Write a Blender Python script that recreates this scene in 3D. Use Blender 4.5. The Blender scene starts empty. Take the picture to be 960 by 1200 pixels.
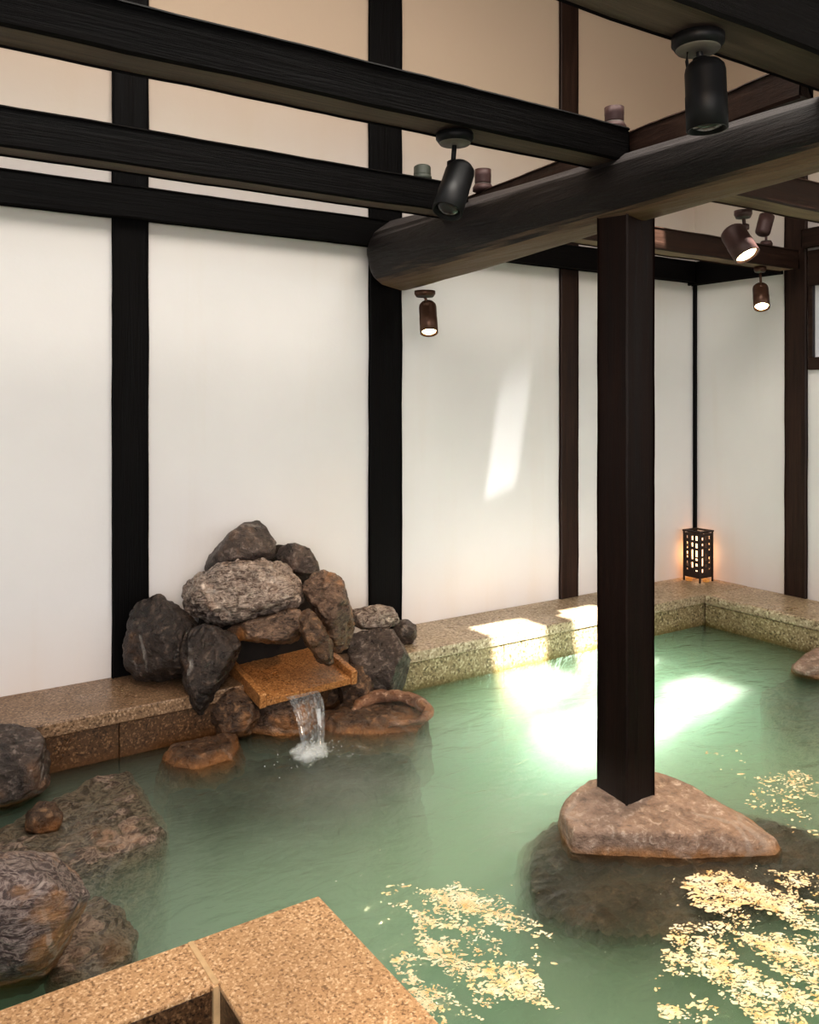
import bpy, bmesh, math, random
from mathutils import Vector, Matrix, noise

C = bpy.context.scene.collection
PI = math.pi
R = math.radians

# ------------------------------------------------------------------ camera
# room axes: X runs along the back wall, Y towards it, Z up from the water surface
CAM = Vector((0, 0, 1.6))
YAW = math.atan2(0.5496, 0.8354)
FW = Vector((math.sin(YAW), math.cos(YAW), 0))
RT = Vector((math.cos(YAW), -math.sin(YAW), 0))
UP = Vector((0, 0, 1))
FPX, CX, HY = 1000.0, 480.0, 466.0

def ray(px, py):
    return FW + RT * ((px - CX) / FPX) + UP * ((HY - py) / FPX)
def at_t(px, py, t):
    return CAM + ray(px, py) * t
def at_y(px, py, y):
    r = ray(px, py); return CAM + r * (y / r.y)
def at_x(px, py, x):
    r = ray(px, py); return CAM + r * (x / r.x)
def at_z(px, py, z):
    r = ray(px, py); return CAM + r * ((z - CAM.z) / r.z)

cam_d = bpy.data.cameras.new('camera')
cam = bpy.data.objects.new('camera', cam_d); C.objects.link(cam)
cam.location = CAM
cam.rotation_euler = (PI / 2, 0, -YAW)
cam_d.sensor_fit = 'HORIZONTAL'; cam_d.sensor_width = 36
cam_d.lens = 36 * FPX / 960
cam_d.shift_y = -(600 - HY) / 960
cam_d.clip_start = 0.02
bpy.context.scene.camera = cam

# ------------------------------------------------------------------ materials
def new_mat(name):
    m = bpy.data.materials.new(name); m.use_nodes = True
    nt = m.node_tree; nt.nodes.clear()
    return m, nt
def N(nt, typ, **kw):
    n = nt.nodes.new(typ)
    for k, v in kw.items():
        if k in n.inputs: n.inputs[k].default_value = v
        else: setattr(n, k, v)
    return n
def L(nt, a, b): nt.links.new(a, b)
def ramp(nt, fac, stops, interp='LINEAR'):
    n = nt.nodes.new('ShaderNodeValToRGB'); cr = n.color_ramp; cr.interpolation = interp
    while len(cr.elements) < len(stops): cr.elements.new(0.5)
    for e, (p, c) in zip(cr.elements, stops):
        e.position = p
        e.color = (c, c, c, 1) if isinstance(c, (int, float)) else (c[0], c[1], c[2], 1)
    L(nt, fac, n.inputs[0])
    return n.outputs[0]
def coords(nt, scale=(1, 1, 1), kind='Object', rot=(0, 0, 0)):
    tc = N(nt, 'ShaderNodeTexCoord'); mp = N(nt, 'ShaderNodeMapping')
    mp.inputs['Scale'].default_value = scale; mp.inputs['Rotation'].default_value = rot
    L(nt, tc.outputs[kind], mp.inputs[0]); return mp.outputs[0]
def tex(nt, vec, scale, detail=4, rough=0.55, dist=0.0):
    n = N(nt, 'ShaderNodeTexNoise', Scale=scale, Detail=detail, Roughness=rough, Distortion=dist)
    L(nt, vec, n.inputs['Vector']); return n.outputs['Fac']
def vor(nt, vec, scale, feature='F1', out='Distance'):
    n = N(nt, 'ShaderNodeTexVoronoi', Scale=scale); n.feature = feature
    L(nt, vec, n.inputs['Vector']); return n.outputs[out]
def mixc(nt, fac, a, b, blend='MIX'):
    n = nt.nodes.new('ShaderNodeMix'); n.data_type = 'RGBA'; n.blend_type = blend
    for sock, v in ((n.inputs[0], fac), (n.inputs[6], a), (n.inputs[7], b)):
        if hasattr(v, 'is_linked'): L(nt, v, sock)
        elif isinstance(v, (int, float)): sock.default_value = v
        else: sock.default_value = (v[0], v[1], v[2], 1)
    return n.outputs[2]
def mth(nt, op, a, b=None, clamp=False):
    n = nt.nodes.new('ShaderNodeMath'); n.operation = op; n.use_clamp = clamp
    for i, v in enumerate((a, b)):
        if v is None: continue
        if hasattr(v, 'is_linked'): L(nt, v, n.inputs[i])
        else: n.inputs[i].default_value = v
    return n.outputs[0]
def finish(nt, col, rough=0.6, bump=None, bstr=0.3, bdist=0.01, spec=0.5, metal=0.0):
    b = N(nt, 'ShaderNodeBsdfPrincipled'); o = N(nt, 'ShaderNodeOutputMaterial')
    for sock, v in ((b.inputs['Base Color'], col), (b.inputs['Roughness'], rough)):
        if hasattr(v, 'is_linked'): L(nt, v, sock)
        elif isinstance(v, (int, float)): sock.default_value = v
        else: sock.default_value = (v[0], v[1], v[2], 1)
    b.inputs['Specular IOR Level'].default_value = spec
    b.inputs['Metallic'].default_value = metal
    if bump is not None:
        bn = N(nt, 'ShaderNodeBump', Strength=bstr, Distance=bdist)
        L(nt, bump, bn.inputs['Height']); L(nt, bn.outputs[0], b.inputs['Normal'])
    L(nt, b.outputs[0], o.inputs[0])
    return b

def mat_plain(name, col, rough=0.5, metal=0.0, spec=0.5):
    m, nt = new_mat(name)
    v = coords(nt); n = tex(nt, v, 40, 3)
    c = mixc(nt, n, [x * 0.75 for x in col], [min(1, x * 1.25) for x in col])
    finish(nt, c, rough, n, 0.08, 0.002, spec, metal); return m

def mat_emit(name, col, s):
    m, nt = new_mat(name)
    e = N(nt, 'ShaderNodeEmission', Strength=s); e.inputs[0].default_value = (*col, 1)
    o = N(nt, 'ShaderNodeOutputMaterial'); L(nt, e.outputs[0], o.inputs[0]); return m

def mat_plaster(name, base):
    m, nt = new_mat(name)
    v = coords(nt)
    n1 = tex(nt, v, 0.8, 5, 0.6); n2 = tex(nt, v, 60, 3)
    vs = coords(nt, (3.5, 3.5, 0.35)); n3 = tex(nt, vs, 1.4, 4)
    c = mixc(nt, ramp(nt, n1, [(0.35, 0), (0.7, 1)]), [x * 0.93 for x in base], base)
    c = mixc(nt, ramp(nt, n3, [(0.55, 0), (0.85, 0.28)]), c, (base[0] * 0.86, base[1] * 0.78, base[2] * 0.66))
    # damp ochre staining low down, near the stone ledge
    sx = N(nt, 'ShaderNodeSeparateXYZ'); L(nt, coords(nt), sx.inputs[0])
    low = ramp(nt, sx.outputs[2], [(0.2, 1), (0.62, 0)])
    c = mixc(nt, mth(nt, 'MULTIPLY', low, mth(nt, 'MULTIPLY', n3, 0.6)), c, (base[0] * 0.9, base[1] * 0.74, base[2] * 0.58))
    hi = ramp(nt, mth(nt, 'MULTIPLY', mth(nt, 'ADD', sx.outputs[2], mth(nt, 'MULTIPLY', n1, 0.5)), 0.2), [(0.5, 0), (0.72, 1)])  # dim warm light of the upper wall, painted into the plaster colour
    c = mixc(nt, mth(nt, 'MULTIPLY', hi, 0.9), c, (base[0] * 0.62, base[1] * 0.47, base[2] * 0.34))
    finish(nt, c, 0.85, n2, 0.12, 0.003, 0.2); return m

def mat_wood(name, axis, dark, light, rough=0.55, spec=0.4, bstr=0.5, lit_tint=None):
    m, nt = new_mat(name)
    s = [14, 14, 14]; s[axis] = 0.7
    v = coords(nt, tuple(s)); w = coords(nt)
    g = tex(nt, v, 2.2, 8, 0.65, 0.6)
    s2 = [60, 60, 60]; s2[axis] = 2.0
    f = tex(nt, coords(nt, tuple(s2)), 1.6, 5, 0.7)
    b = tex(nt, w, 2.0, 3)
    c = mixc(nt, ramp(nt, g, [(0.35, 0), (0.68, 1)]), dark, light)
    c = mixc(nt, ramp(nt, f, [(0.6, 0), (0.8, 0.5)]), c, [x * 1.7 for x in light])
    c = mixc(nt, ramp(nt, b, [(0.45, 0), (0.75, 0.45)]), c, [x * 0.5 for x in dark])
    h = mth(nt, 'ADD', g, mth(nt, 'MULTIPLY', f, 0.6))
    if lit_tint:  # log's lit crest and lamplit underside, painted in by face direction
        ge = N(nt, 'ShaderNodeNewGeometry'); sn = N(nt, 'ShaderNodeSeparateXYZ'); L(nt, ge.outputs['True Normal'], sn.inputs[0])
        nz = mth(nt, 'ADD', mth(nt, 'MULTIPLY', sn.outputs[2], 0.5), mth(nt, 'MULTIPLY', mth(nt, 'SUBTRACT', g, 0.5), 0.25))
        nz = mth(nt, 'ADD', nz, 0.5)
        c = mixc(nt, ramp(nt, nz, [(0.74, 0), (0.96, 0.9)]), c, mixc(nt, f, lit_tint[0], [x * 2 for x in lit_tint[0]]))
        c = mixc(nt, ramp(nt, nz, [(0.06, 1), (0.2, 0)]), c, mixc(nt, f, lit_tint[1], [x * 2 for x in lit_tint[1]]))
    finish(nt, c, ramp(nt, g, [(0.3, rough - 0.1), (0.7, rough + 0.12)]), h, bstr, 0.012, spec); return m

def mat_granite(name, dark, mid, light, scale=1.0, rough=0.45, stain=None):
    m, nt = new_mat(name)
    v = coords(nt)
    a = tex(nt, v, 120 * scale, 2, 0.7); b = vor(nt, v, 150 * scale, 'F1', 'Color')
    bw = N(nt, 'ShaderNodeRGBToBW'); L(nt, b, bw.inputs[0])
    k = mth(nt, 'ADD', mth(nt, 'MULTIPLY', a, 0.65), mth(nt, 'MULTIPLY', bw.outputs[0], 0.35))
    c = ramp(nt, k, [(0.34, dark), (0.46, mid), (0.56, mid), (0.66, light)])
    big = tex(nt, v, 2.6, 5, 0.6)
    c = mixc(nt, ramp(nt, big, [(0.35, 0.0), (0.7, 0.45)]), c, [x * 0.55 for x in mid], 'MIX')
    if stain:
        sx = N(nt, 'ShaderNodeSeparateXYZ'); L(nt, coords(nt), sx.inputs[0])
        wob = mth(nt, 'ADD', sx.outputs[2], mth(nt, 'MULTIPLY', mth(nt, 'SUBTRACT', big, 0.5), 0.08))
        low = ramp(nt, mth(nt, 'ADD', wob, 0.5), [(0.5, 1), (0.555, 0.0)])
        c = mixc(nt, mth(nt, 'MULTIPLY', low, 0.8), c, stain)
    finish(nt, c, ramp(nt, big, [(0.3, rough - 0.15), (0.7, rough + 0.15)]), k, 0.25, 0.004, 0.5); return m

def mat_rock(name, dark, mid, light, orange=0.3, vein=0.2, stripes=0.0, rough=0.42, ocol=(0.42, 0.18, 0.05), scale=1.0, wet=True):
    m, nt = new_mat(name)
    v = coords(nt)
    n1 = tex(nt, v, 5 * scale, 10, 0.68, 0.4); n2 = tex(nt, v, 28 * scale, 8, 0.7, 0.3); n3 = tex(nt, v, 2.3 * scale, 4, 0.6)
    vs = coords(nt, (1, 1, 3.2), rot=(0.5, 0.35, 0.2))
    st = tex(nt, vs, 9 * scale, 8, 0.62, 2.2)
    c = mixc(nt, ramp(nt, n1, [(0.36, 0), (0.66, 1)]), dark, mid)
    c = mixc(nt, ramp(nt, n2, [(0.34, 0.75), (0.47, 0)]), c, [x * 0.45 for x in dark])
    c = mixc(nt, ramp(nt, n2, [(0.53, 0), (0.68, 0.95)]), c, light)
    if stripes:
        c = mixc(nt, mth(nt, 'MULTIPLY', ramp(nt, st, [(0.42, 0), (0.5, 1), (0.56, 0)]), stripes), c, light)
        c = mixc(nt, mth(nt, 'MULTIPLY', ramp(nt, st, [(0.58, 0), (0.63, 1), (0.7, 0)]), stripes), c, [x * 0.5 for x in dark])
    o = mth(nt, 'MULTIPLY', ramp(nt, mth(nt, 'ADD', mth(nt, 'MULTIPLY', n3, 0.6), mth(nt, 'MULTIPLY', n1, 0.4)), [(0.56 - 0.13 * orange, 0), (0.64 - 0.10 * orange, 1)]), min(0.9, orange * 1.3))
    oc = mixc(nt, n2, [x * 0.45 for x in ocol], [min(1, x * 1.5) for x in ocol])
    c = mixc(nt, o, c, oc)
    # rusty tide line where the stone meets the pool (object origins sit at water level)
    sx = N(nt, 'ShaderNodeSeparateXYZ'); L(nt, coords(nt), sx.inputs[0])
    if wet:
        zz = mth(nt, 'ADD', sx.outputs[2], mth(nt, 'MULTIPLY', mth(nt, 'SUBTRACT', n1, 0.5), 0.12))
        tide = ramp(nt, mth(nt, 'ADD', zz, 0.5), [(0.46, 0.2), (0.5, 0.75), (0.535, 0.0)])
        c = mixc(nt, tide, c, oc)
    if vein:
        e = vor(nt, coords(nt, (1, 1, 1), rot=(0.4, 0.9, 0.3)), 3.0 * scale, 'DISTANCE_TO_EDGE')
        wob = mth(nt, 'ADD', e, mth(nt, 'MULTIPLY', mth(nt, 'SUBTRACT', n2, 0.5), 0.12))
        vf = mth(nt, 'MULTIPLY', ramp(nt, wob, [(0.0, 1), (0.018, 0.9), (0.035, 0)]), ramp(nt, n3, [(0.5, 0), (0.6, 1)]))
        c = mixc(nt, mth(nt, 'MULTIPLY', vf, vein), c, (0.7, 0.66, 0.6))
    h = mth(nt, 'ADD', mth(nt, 'ADD', n1, mth(nt, 'MULTIPLY', n2, 0.5)), mth(nt, 'MULTIPLY', st, 0.5 * stripes + 0.1))
    finish(nt, c, ramp(nt, n2, [(0.35, rough - 0.14), (0.7, rough + 0.2)]), h, 1.0, 0.035, 0.6); return m

M = {}
M['plaster'] = mat_plaster('white_plaster', (0.77, 0.735, 0.715))
M['roof'] = mat_wood('ceiling_board', 1, (0.05, 0.03, 0.02), (0.10, 0.06, 0.04))
for ax, nm in enumerate('xyz'):
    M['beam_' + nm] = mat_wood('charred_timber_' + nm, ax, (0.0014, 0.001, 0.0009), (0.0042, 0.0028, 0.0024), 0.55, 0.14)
    M['post_' + nm] = mat_wood('stained_timber_' + nm, ax, (0.005, 0.0017, 0.0009), (0.013, 0.0046, 0.0024), 0.5, 0.16, 0.25)
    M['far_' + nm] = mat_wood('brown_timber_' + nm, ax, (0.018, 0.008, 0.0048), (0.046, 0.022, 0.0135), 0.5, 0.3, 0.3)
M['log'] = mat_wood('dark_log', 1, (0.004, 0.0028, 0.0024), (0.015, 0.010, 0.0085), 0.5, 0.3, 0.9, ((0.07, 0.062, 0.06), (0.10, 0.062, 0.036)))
M['under_x'] = mat_wood('lighter_timber_underside', 0, (0.075, 0.052, 0.042), (0.14, 0.10, 0.08), 0.7, 0.2)  # lighter tone for the rafters' bottom faces
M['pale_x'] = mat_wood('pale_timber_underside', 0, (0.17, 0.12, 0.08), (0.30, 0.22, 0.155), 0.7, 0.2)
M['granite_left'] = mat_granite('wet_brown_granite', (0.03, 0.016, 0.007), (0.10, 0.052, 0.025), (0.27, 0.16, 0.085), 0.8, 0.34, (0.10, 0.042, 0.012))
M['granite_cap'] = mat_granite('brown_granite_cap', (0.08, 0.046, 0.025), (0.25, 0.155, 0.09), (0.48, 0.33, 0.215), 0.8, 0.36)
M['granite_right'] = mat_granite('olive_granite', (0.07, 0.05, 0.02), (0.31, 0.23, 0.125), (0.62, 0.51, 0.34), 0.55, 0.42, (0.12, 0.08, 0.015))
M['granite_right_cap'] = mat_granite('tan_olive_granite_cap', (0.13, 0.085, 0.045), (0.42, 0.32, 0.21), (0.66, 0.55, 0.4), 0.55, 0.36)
M['granite_rim'] = mat_granite('tan_granite', (0.17, 0.085, 0.035), (0.52, 0.305, 0.15), (0.8, 0.56, 0.35), 1.0, 0.5)
M['granite_dark'] = mat_granite('dark_granite', (0.02, 0.011, 0.006), (0.085, 0.045, 0.022), (0.2, 0.115, 0.06), 1.0, 0.35)  # dark tone for the slabs' sides and the recessed deck
M['grout'] = mat_plain('sandy_grout', (0.55, 0.37, 0.2), 0.8)
M['granite_spout'] = mat_granite('orange_granite', (0.13, 0.05, 0.015), (0.42, 0.19, 0.065), (0.66, 0.37, 0.17), 0.9, 0.35)
M['rock_grey'] = mat_rock('grey_brown_stone', (0.03, 0.02, 0.015), (0.105, 0.072, 0.056), (0.34, 0.27, 0.23), 0.2, 0.25, 0.1, 0.38)
M['rock_dark'] = mat_rock('black_stone', (0.012, 0.008, 0.006), (0.045, 0.029, 0.021), (0.17, 0.12, 0.09), 0.15, 1.0, 0.1, 0.36)
M['rock_light'] = mat_rock('pale_glittering_stone', (0.07, 0.045, 0.033), (0.25, 0.175, 0.135), (0.72, 0.6, 0.5), 0.2, 0.5, 0.45, 0.34)
M['rock_rust'] = mat_rock('rusty_stone', (0.03, 0.016, 0.010), (0.12, 0.066, 0.036), (0.34, 0.2, 0.11), 0.42, 0.1, 0.2, 0.36, (0.30, 0.125, 0.035))
M['rock_brown'] = mat_rock('brown_stone', (0.04, 0.022, 0.013), (0.15, 0.088, 0.056), (0.40, 0.26, 0.175), 0.6, 0.25, 0.35, 0.36)
M['rock_striped'] = mat_rock('swirled_stone', (0.05, 0.03, 0.026), (0.17, 0.115, 0.10), (0.46, 0.37, 0.32), 0.5, 0.3, 0.65, 0.45, (0.5, 0.25, 0.08), 1.2)
M['rock_base'] = mat_rock('tawny_stone', (0.26, 0.165, 0.115), (0.46, 0.31, 0.225), (0.72, 0.57, 0.46), 0.12, 0.2, 0.15, 0.5, (0.46, 0.2, 0.05))
M['rock_under'] = mat_rock('submerged_stone', (0.08, 0.052, 0.038), (0.24, 0.165, 0.12), (0.5, 0.38, 0.29), 0.2, 0.1, 0.6, 0.6, wet=False)
M['rock_under_brown'] = mat_rock('brown_submerged_stone', (0.03, 0.018, 0.012), (0.10, 0.063, 0.043), (0.21, 0.145, 0.105), 0.2, 0.1, 0.2, 0.6, wet=False)
M['rock_under_dark'] = mat_rock('dark_submerged_stone', (0.008, 0.006, 0.005), (0.03, 0.02, 0.015), (0.09, 0.07, 0.05), 0.1, 0.1, 0.3, 0.6, wet=False)
M['rock_shell'] = mat_rock('orange_crusted_stone', (0.10, 0.04, 0.018), (0.34, 0.16, 0.075), (0.62, 0.42, 0.3), 0.3, 0.2, 0.2, 0.4, wet=False)
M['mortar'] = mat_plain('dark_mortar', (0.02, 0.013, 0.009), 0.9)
M['black_metal'] = mat_plain('black_painted_metal', (0.005, 0.005, 0.0055), 0.5, 0.0, 0.22)
M['grey_metal'] = mat_plain('grey_worn_metal', (0.10, 0.088, 0.075), 0.55, 0.3)
M['bronze_metal'] = mat_plain('bronze_metal', (0.10, 0.05, 0.03), 0.4, 0.5)
M['plum_metal'] = mat_plain('plum_metal', (0.085, 0.045, 0.04), 0.5, 0.2)
M['olive_metal'] = mat_plain('olive_metal', (0.06, 0.065, 0.05), 0.55, 0.2)
M['lamp_lens'] = mat_emit('lit_lens', (1.0, 0.78, 0.42), 22)
M['lamp_dark'] = mat_plain('unlit_lens', (0.03, 0.03, 0.03), 0.2)
M['paper'] = mat_emit('lantern_glow', (1.0, 0.6, 0.36), 3.0)
M['lattice'] = mat_plain('lantern_iron', (0.022, 0.012, 0.008), 0.5)
M['pad'] = mat_plain('cork_pad', (0.85, 0.42, 0.12), 0.7)

# ------------------------------------------------------------------ object helpers
def tag(o, label, cat, group=None, kind=None):
    o['label'] = label; o['category'] = cat
    if group: o['group'] = group
    if kind: o['kind'] = kind
    return o
def empty(name, loc, label, cat, group=None):
    o = bpy.data.objects.new(name, None); C.objects.link(o); o.location = loc
    o.empty_display_size = 0.1
    return tag(o, label, cat, group)
def obj(name, bm, mat, parent=None, smooth=False, org=None):
    """link a bmesh (world coordinates) as one mesh object; org moves the origin, parent keeps it in place"""
    if org is not None:
        bmesh.ops.translate(bm, verts=bm.verts, vec=-Vector(org))
    me = bpy.data.meshes.new(name)
    bmesh.ops.recalc_face_normals(bm, faces=bm.faces)
    bm.to_mesh(me); bm.free()
    me.materials.append(mat)
    if smooth:
        for p in me.polygons: p.use_smooth = True
    o = bpy.data.objects.new(name, me); C.objects.link(o)
    if org is not None: o.location = org
    if parent is not None:
        o.parent = parent
        o.matrix_parent_inverse = parent_matrix(parent).inverted()
    return o
def parent_matrix(p):
    m = Matrix.LocRotScale(p.location, p.rotation_euler, p.scale)
    return m if p.parent is None else parent_matrix(p.parent) @ p.matrix_parent_inverse @ m
def struct(o): o['kind'] = 'structure'; return o

def box_bm(x0, x1, y0, y1, z0, z1, bevel=0.0, seg=2, bm=None):
    bm2 = bmesh.new()
    bmesh.ops.create_cube(bm2, size=1)
    bmesh.ops.scale(bm2, verts=bm2.verts, vec=(x1 - x0, y1 - y0, z1 - z0))
    bmesh.ops.translate(bm2, verts=bm2.verts, vec=((x0 + x1) / 2, (y0 + y1) / 2, (z0 + z1) / 2))
    if bevel:
        bmesh.ops.bevel(bm2, geom=list(bm2.edges), offset=bevel, segments=seg, affect='EDGES', profile=0.6)
    if bm is None: return bm2
    merge(bm, bm2); return bm
def merge(bm, other):
    me = bpy.data.meshes.new('tmp'); other.to_mesh(me); other.free()
    bm.from_mesh(me); bpy.data.meshes.remove(me)

def hewn(axis, lo, hi, seed=0, amp=0.004, step=0.07, bev=0.008):
    """a sawn and adzed timber between corners lo and hi, gently uneven along its length"""
    L_ = hi[axis] - lo[axis]; n = max(2, int(L_ / step))
    a, b = [i for i in range(3) if i != axis]
    w, h = hi[a] - lo[a], hi[b] - lo[b]
    prof = []
    for (sx, sy) in ((-1, -1), (1, -1), (1, 1), (-1, 1)):
        prof.append((sx * (w / 2 - (bev if sx * sy > 0 else 0)), sy * (h / 2 - (0 if sx * sy > 0 else bev))))
        prof.append((sx * (w / 2 - (0 if sx * sy > 0 else bev)), sy * (h / 2 - (bev if sx * sy > 0 else 0))))
    bm = bmesh.new(); rings = []
    for i in range(n + 1):
        s = lo[axis] + L_ * i / n
        ring = []
        for (pa, pb) in prof:
            co = [0, 0, 0]; co[axis] = s; co[a] = (lo[a] + hi[a]) / 2 + pa; co[b] = (lo[b] + hi[b]) / 2 + pb
            q = Vector((co[0] * 3 + seed * 7.1, co[1] * 3, co[2] * 3))
            d = noise.noise_vector(q) * amp + noise.noise_vector(q * 5) * amp * 0.35
            d[axis] = 0
            ring.append(bm.verts.new(Vector(co) + d))
        rings.append(ring)
    k = len(prof)
    for i in range(n):
        for j in range(k):
            bm.faces.new((rings[i][j], rings[i][(j + 1) % k], rings[i + 1][(j + 1) % k], rings[i + 1][j]))
    bm.faces.new(rings[0]); bm.faces.new(rings[-1])
    return bm

def tube_bm(pts, radii, seg=16, cap=True, bm=None):
    bm = bm or bmesh.new(); rings = []
    n = len(pts); pts = [Vector(p) for p in pts]
    if isinstance(radii, (int, float)): radii = [radii] * n
    for i, p in enumerate(pts):
        d = (pts[min(i + 1, n - 1)] - pts[max(i - 1, 0)]).normalized()
        u = d.cross(Vector((0, 0, 1)))
        if u.length < 1e-3: u = d.cross(Vector((1, 0, 0)))
        u.normalize(); v = d.cross(u).normalized()
        rings.append([bm.verts.new(p + (u * math.cos(2 * PI * k / seg) + v * math.sin(2 * PI * k / seg)) * radii[i]) for k in range(seg)])
    for i in range(n - 1):
        for k in range(seg):
            bm.faces.new((rings[i][k], rings[i][(k + 1) % seg], rings[i + 1][(k + 1) % seg], rings[i + 1][k]))
    if cap: bm.faces.new(rings[0]); bm.faces.new(rings[-1])
    return bm

def lathe_bm(p0, axis, prof, seg=28, bm=None, cap0=True, cap1=True):
    """revolve (distance along axis, radius) pairs about the line from p0 along axis"""
    bm = bm or bmesh.new(); d = Vector(axis).normalized()
    u = d.cross(Vector((0, 0, 1)))
    if u.length < 1e-3: u = d.cross(Vector((1, 0, 0)))
    u.normalize(); v = d.cross(u)
    rings = []
    for (s, r) in prof:
        rings.append([bm.verts.new(Vector(p0) + d * s + (u * math.cos(2 * PI * k / seg) + v * math.sin(2 * PI * k / seg)) * max(r, 1e-4)) for k in range(seg)])
    for i in range(len(prof) - 1):
        for k in range(seg):
            bm.faces.new((rings[i][k], rings[i][(k + 1) % seg], rings[i + 1][(k + 1) % seg], rings[i + 1][k]))
    if cap0: bm.faces.new(rings[0])
    if cap1: bm.faces.new(rings[-1])
    return bm

# ------------------------------------------------------------------ room shell
YW, XW, ZL = 4.34, 5.52, 0.217        # back wall, right wall, top of the stone ledge
YF, XF = 3.88, 5.03                   # pool-side faces of the ledges
ZT = 4.6
struct(obj('wall_back', box_bm(-2.6, XW + 0.12, YW, YW + 0.12, -0.7, ZT), M['plaster'], org=(0, 0, 0)))
WY0, WY1, WZ0, WZ1 = 2.25, 3.345, 1.875, 2.365     # window opening in the right wall
bm = box_bm(XW, XW + 0.12, WY1, YW, -0.7, ZT)
box_bm(XW, XW + 0.12, -2.2, WY0, -0.7, ZT, bm=bm)
box_bm(XW, XW + 0.12, WY0, WY1, -0.7, WZ0, bm=bm)
box_bm(XW, XW + 0.12, WY0, WY1, WZ1, ZT, bm=bm)
struct(obj('wall_right', bm, M['plaster'], org=(0, 0, 0)))
# ceiling boards with three open skylight slots that let the sun reach the water
SLOTS = [(2.08, 2.36, -0.95, -0.42), (2.39, 2.79, -0.95, 0.58), (3.04, 3.42, -0.85, 0.58), (3.425, 3.70, 1.65, 1.79)]
bm = bmesh.new()
xs = [-2.6]
for s in SLOTS: xs += [s[0], s[1]]
xs.append(XW + 0.12)
for i in range(0, len(xs), 2):
    box_bm(xs[i], xs[i + 1], -6.0, YW + 0.12, ZT, ZT + 0.08, bm=bm)
for s in SLOTS:
    box_bm(s[0], s[1], -6.0, s[2], ZT, ZT + 0.08, bm=bm)
    box_bm(s[0], s[1], s[3], YW + 0.12, ZT, ZT + 0.08, bm=bm)
struct(obj('ceiling', bm, M['roof'], org=(0, 0, 0)))
# pool floor
m, nt = new_mat('pool_floor_stone')
v = coords(nt)
br = N(nt, 'ShaderNodeTexBrick', Scale=1.0); L(nt, v, br.inputs['Vector'])
br.inputs['Color1'].default_value = (0.42, 0.58, 0.44, 1); br.inputs['Color2'].default_value = (0.48, 0.64, 0.5, 1)
br.inputs['Mortar'].default_value = (0.25, 0.36, 0.27, 1); br.inputs['Mortar Size'].default_value = 0.012
br.inputs['Brick Width'].default_value = 0.6; br.inputs['Row Height'].default_value = 0.3
c = mixc(nt, ramp(nt, tex(nt, v, 3, 6), [(0.35, 0), (0.7, 0.6)]), br.outputs[0], (0.24, 0.34, 0.25))
finish(nt, c, 0.7)
struct(obj('floor', box_bm(-2.6, XW, -2.2, YW, -0.72, -0.6), m, org=(0, 0, 0)))

# window in the right wall
wroot = empty('window_1', (XW, (WY0 + WY1) / 2, WZ0), 'small daylit window in a dark timber frame high on the right wall', 'window')
wroot['kind'] = 'structure'
bm = bmesh.new()
f = 0.0
for (y0, y1, z0, z1) in ((WY0 - 0.06, WY1 + 0.035, WZ1, WZ1 + 0.24), (WY0 - 0.06, WY1 + 0.035, WZ0 - 0.085, WZ0),
                         (WY0 - 0.06, WY0, WZ0, WZ1), (WY1, WY1 + 0.035, WZ0, WZ1)):
    box_bm(XW - 0.035, XW - 0.001, y0, y1, z0, z1, 0.003, 1, bm)
obj('window_frame', bm, M['far_y'], wroot, org=(XW, 0, 0))
bm = bmesh.new()
for y in (2.6, 2.95):
    box_bm(XW + 0.03, XW + 0.06, y - 0.015, y + 0.015, WZ0, WZ1, bm=bm)
obj('glazing_bar', bm, M['far_z'], wroot, org=(XW, 0, 0))
m, nt = new_mat('window_glass')
g = N(nt, 'ShaderNodeBsdfGlossy', Roughness=0.02); tr = N(nt, 'ShaderNodeBsdfTransparent'); mx = N(nt, 'ShaderNodeMixShader')
mx.inputs[0].default_value = 0.07
L(nt, tr.outputs[0], mx.inputs[1]); L(nt, g.outputs[0], mx.inputs[2]); o_ = N(nt, 'ShaderNodeOutputMaterial'); L(nt, mx.outputs[0], o_.inputs[0])
obj('pane', box_bm(XW + 0.07, XW + 0.076, WY0, WY1, WZ0, WZ1), m, wroot, org=(XW, 0, 0))

# ------------------------------------------------------------------ timber framing on the walls
def px_x(px):  # where a vertical line at pixel px meets the back wall
    return at_y(px, HY, YW).x
cols = [(130.5, 173, 'leftmost dark timber column on the white back wall, left of the fountain rocks', 'beam_z'),
        (431, 469, 'wide dark timber column on the back wall under the end of the round log', 'beam_z'),
        (654.5, 675.5, 'narrow brown timber column on the back wall just left of the free-standing post', 'far_z')]
for i, (a, b, lab, mt) in enumerate(cols):
    x0, x1 = px_x(a), px_x(b)
    o = obj('wall_column', hewn(2, (x0, YW - 0.03, ZL), (x1, YW, ZT), i, 0.003), M[mt], org=((x0 + x1) / 2, YW, 0))
    tag(o, lab, 'timber column', 'timber columns on the walls')
y1_ = at_x(921.5, HY, XW).y; y0_ = at_x(947.5, HY, XW).y
o = obj('wall_column', hewn(2, (XW - 0.03, y0_, ZL), (XW, y1_, ZT), 9, 0.003), M['far_z'], org=(XW, (y0_ + y1_) / 2, 0))
tag(o, 'brown timber column on the right wall beside the small window', 'timber column', 'timber columns on the walls')
o = obj('corner_batten', hewn(2, (XW - 0.03, YW - 0.03, ZL), (XW - 0.001, YW - 0.001, 2.48), 5, 0.001), M['beam_z'], org=(XW, YW, 0))
tag(o, 'thin black batten in the corner of the walls above the lantern', 'batten')
o = obj('wall_beam', hewn(0, (-2.6, YW - 0.085, 2.48), (XW - 0.09, YW - 0.032, 2.645), 3, 0.003), M['beam_x'], org=(0, YW, 2.5))
tag(o, 'long dark horizontal beam running along the white back wall', 'wall beam')
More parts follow.
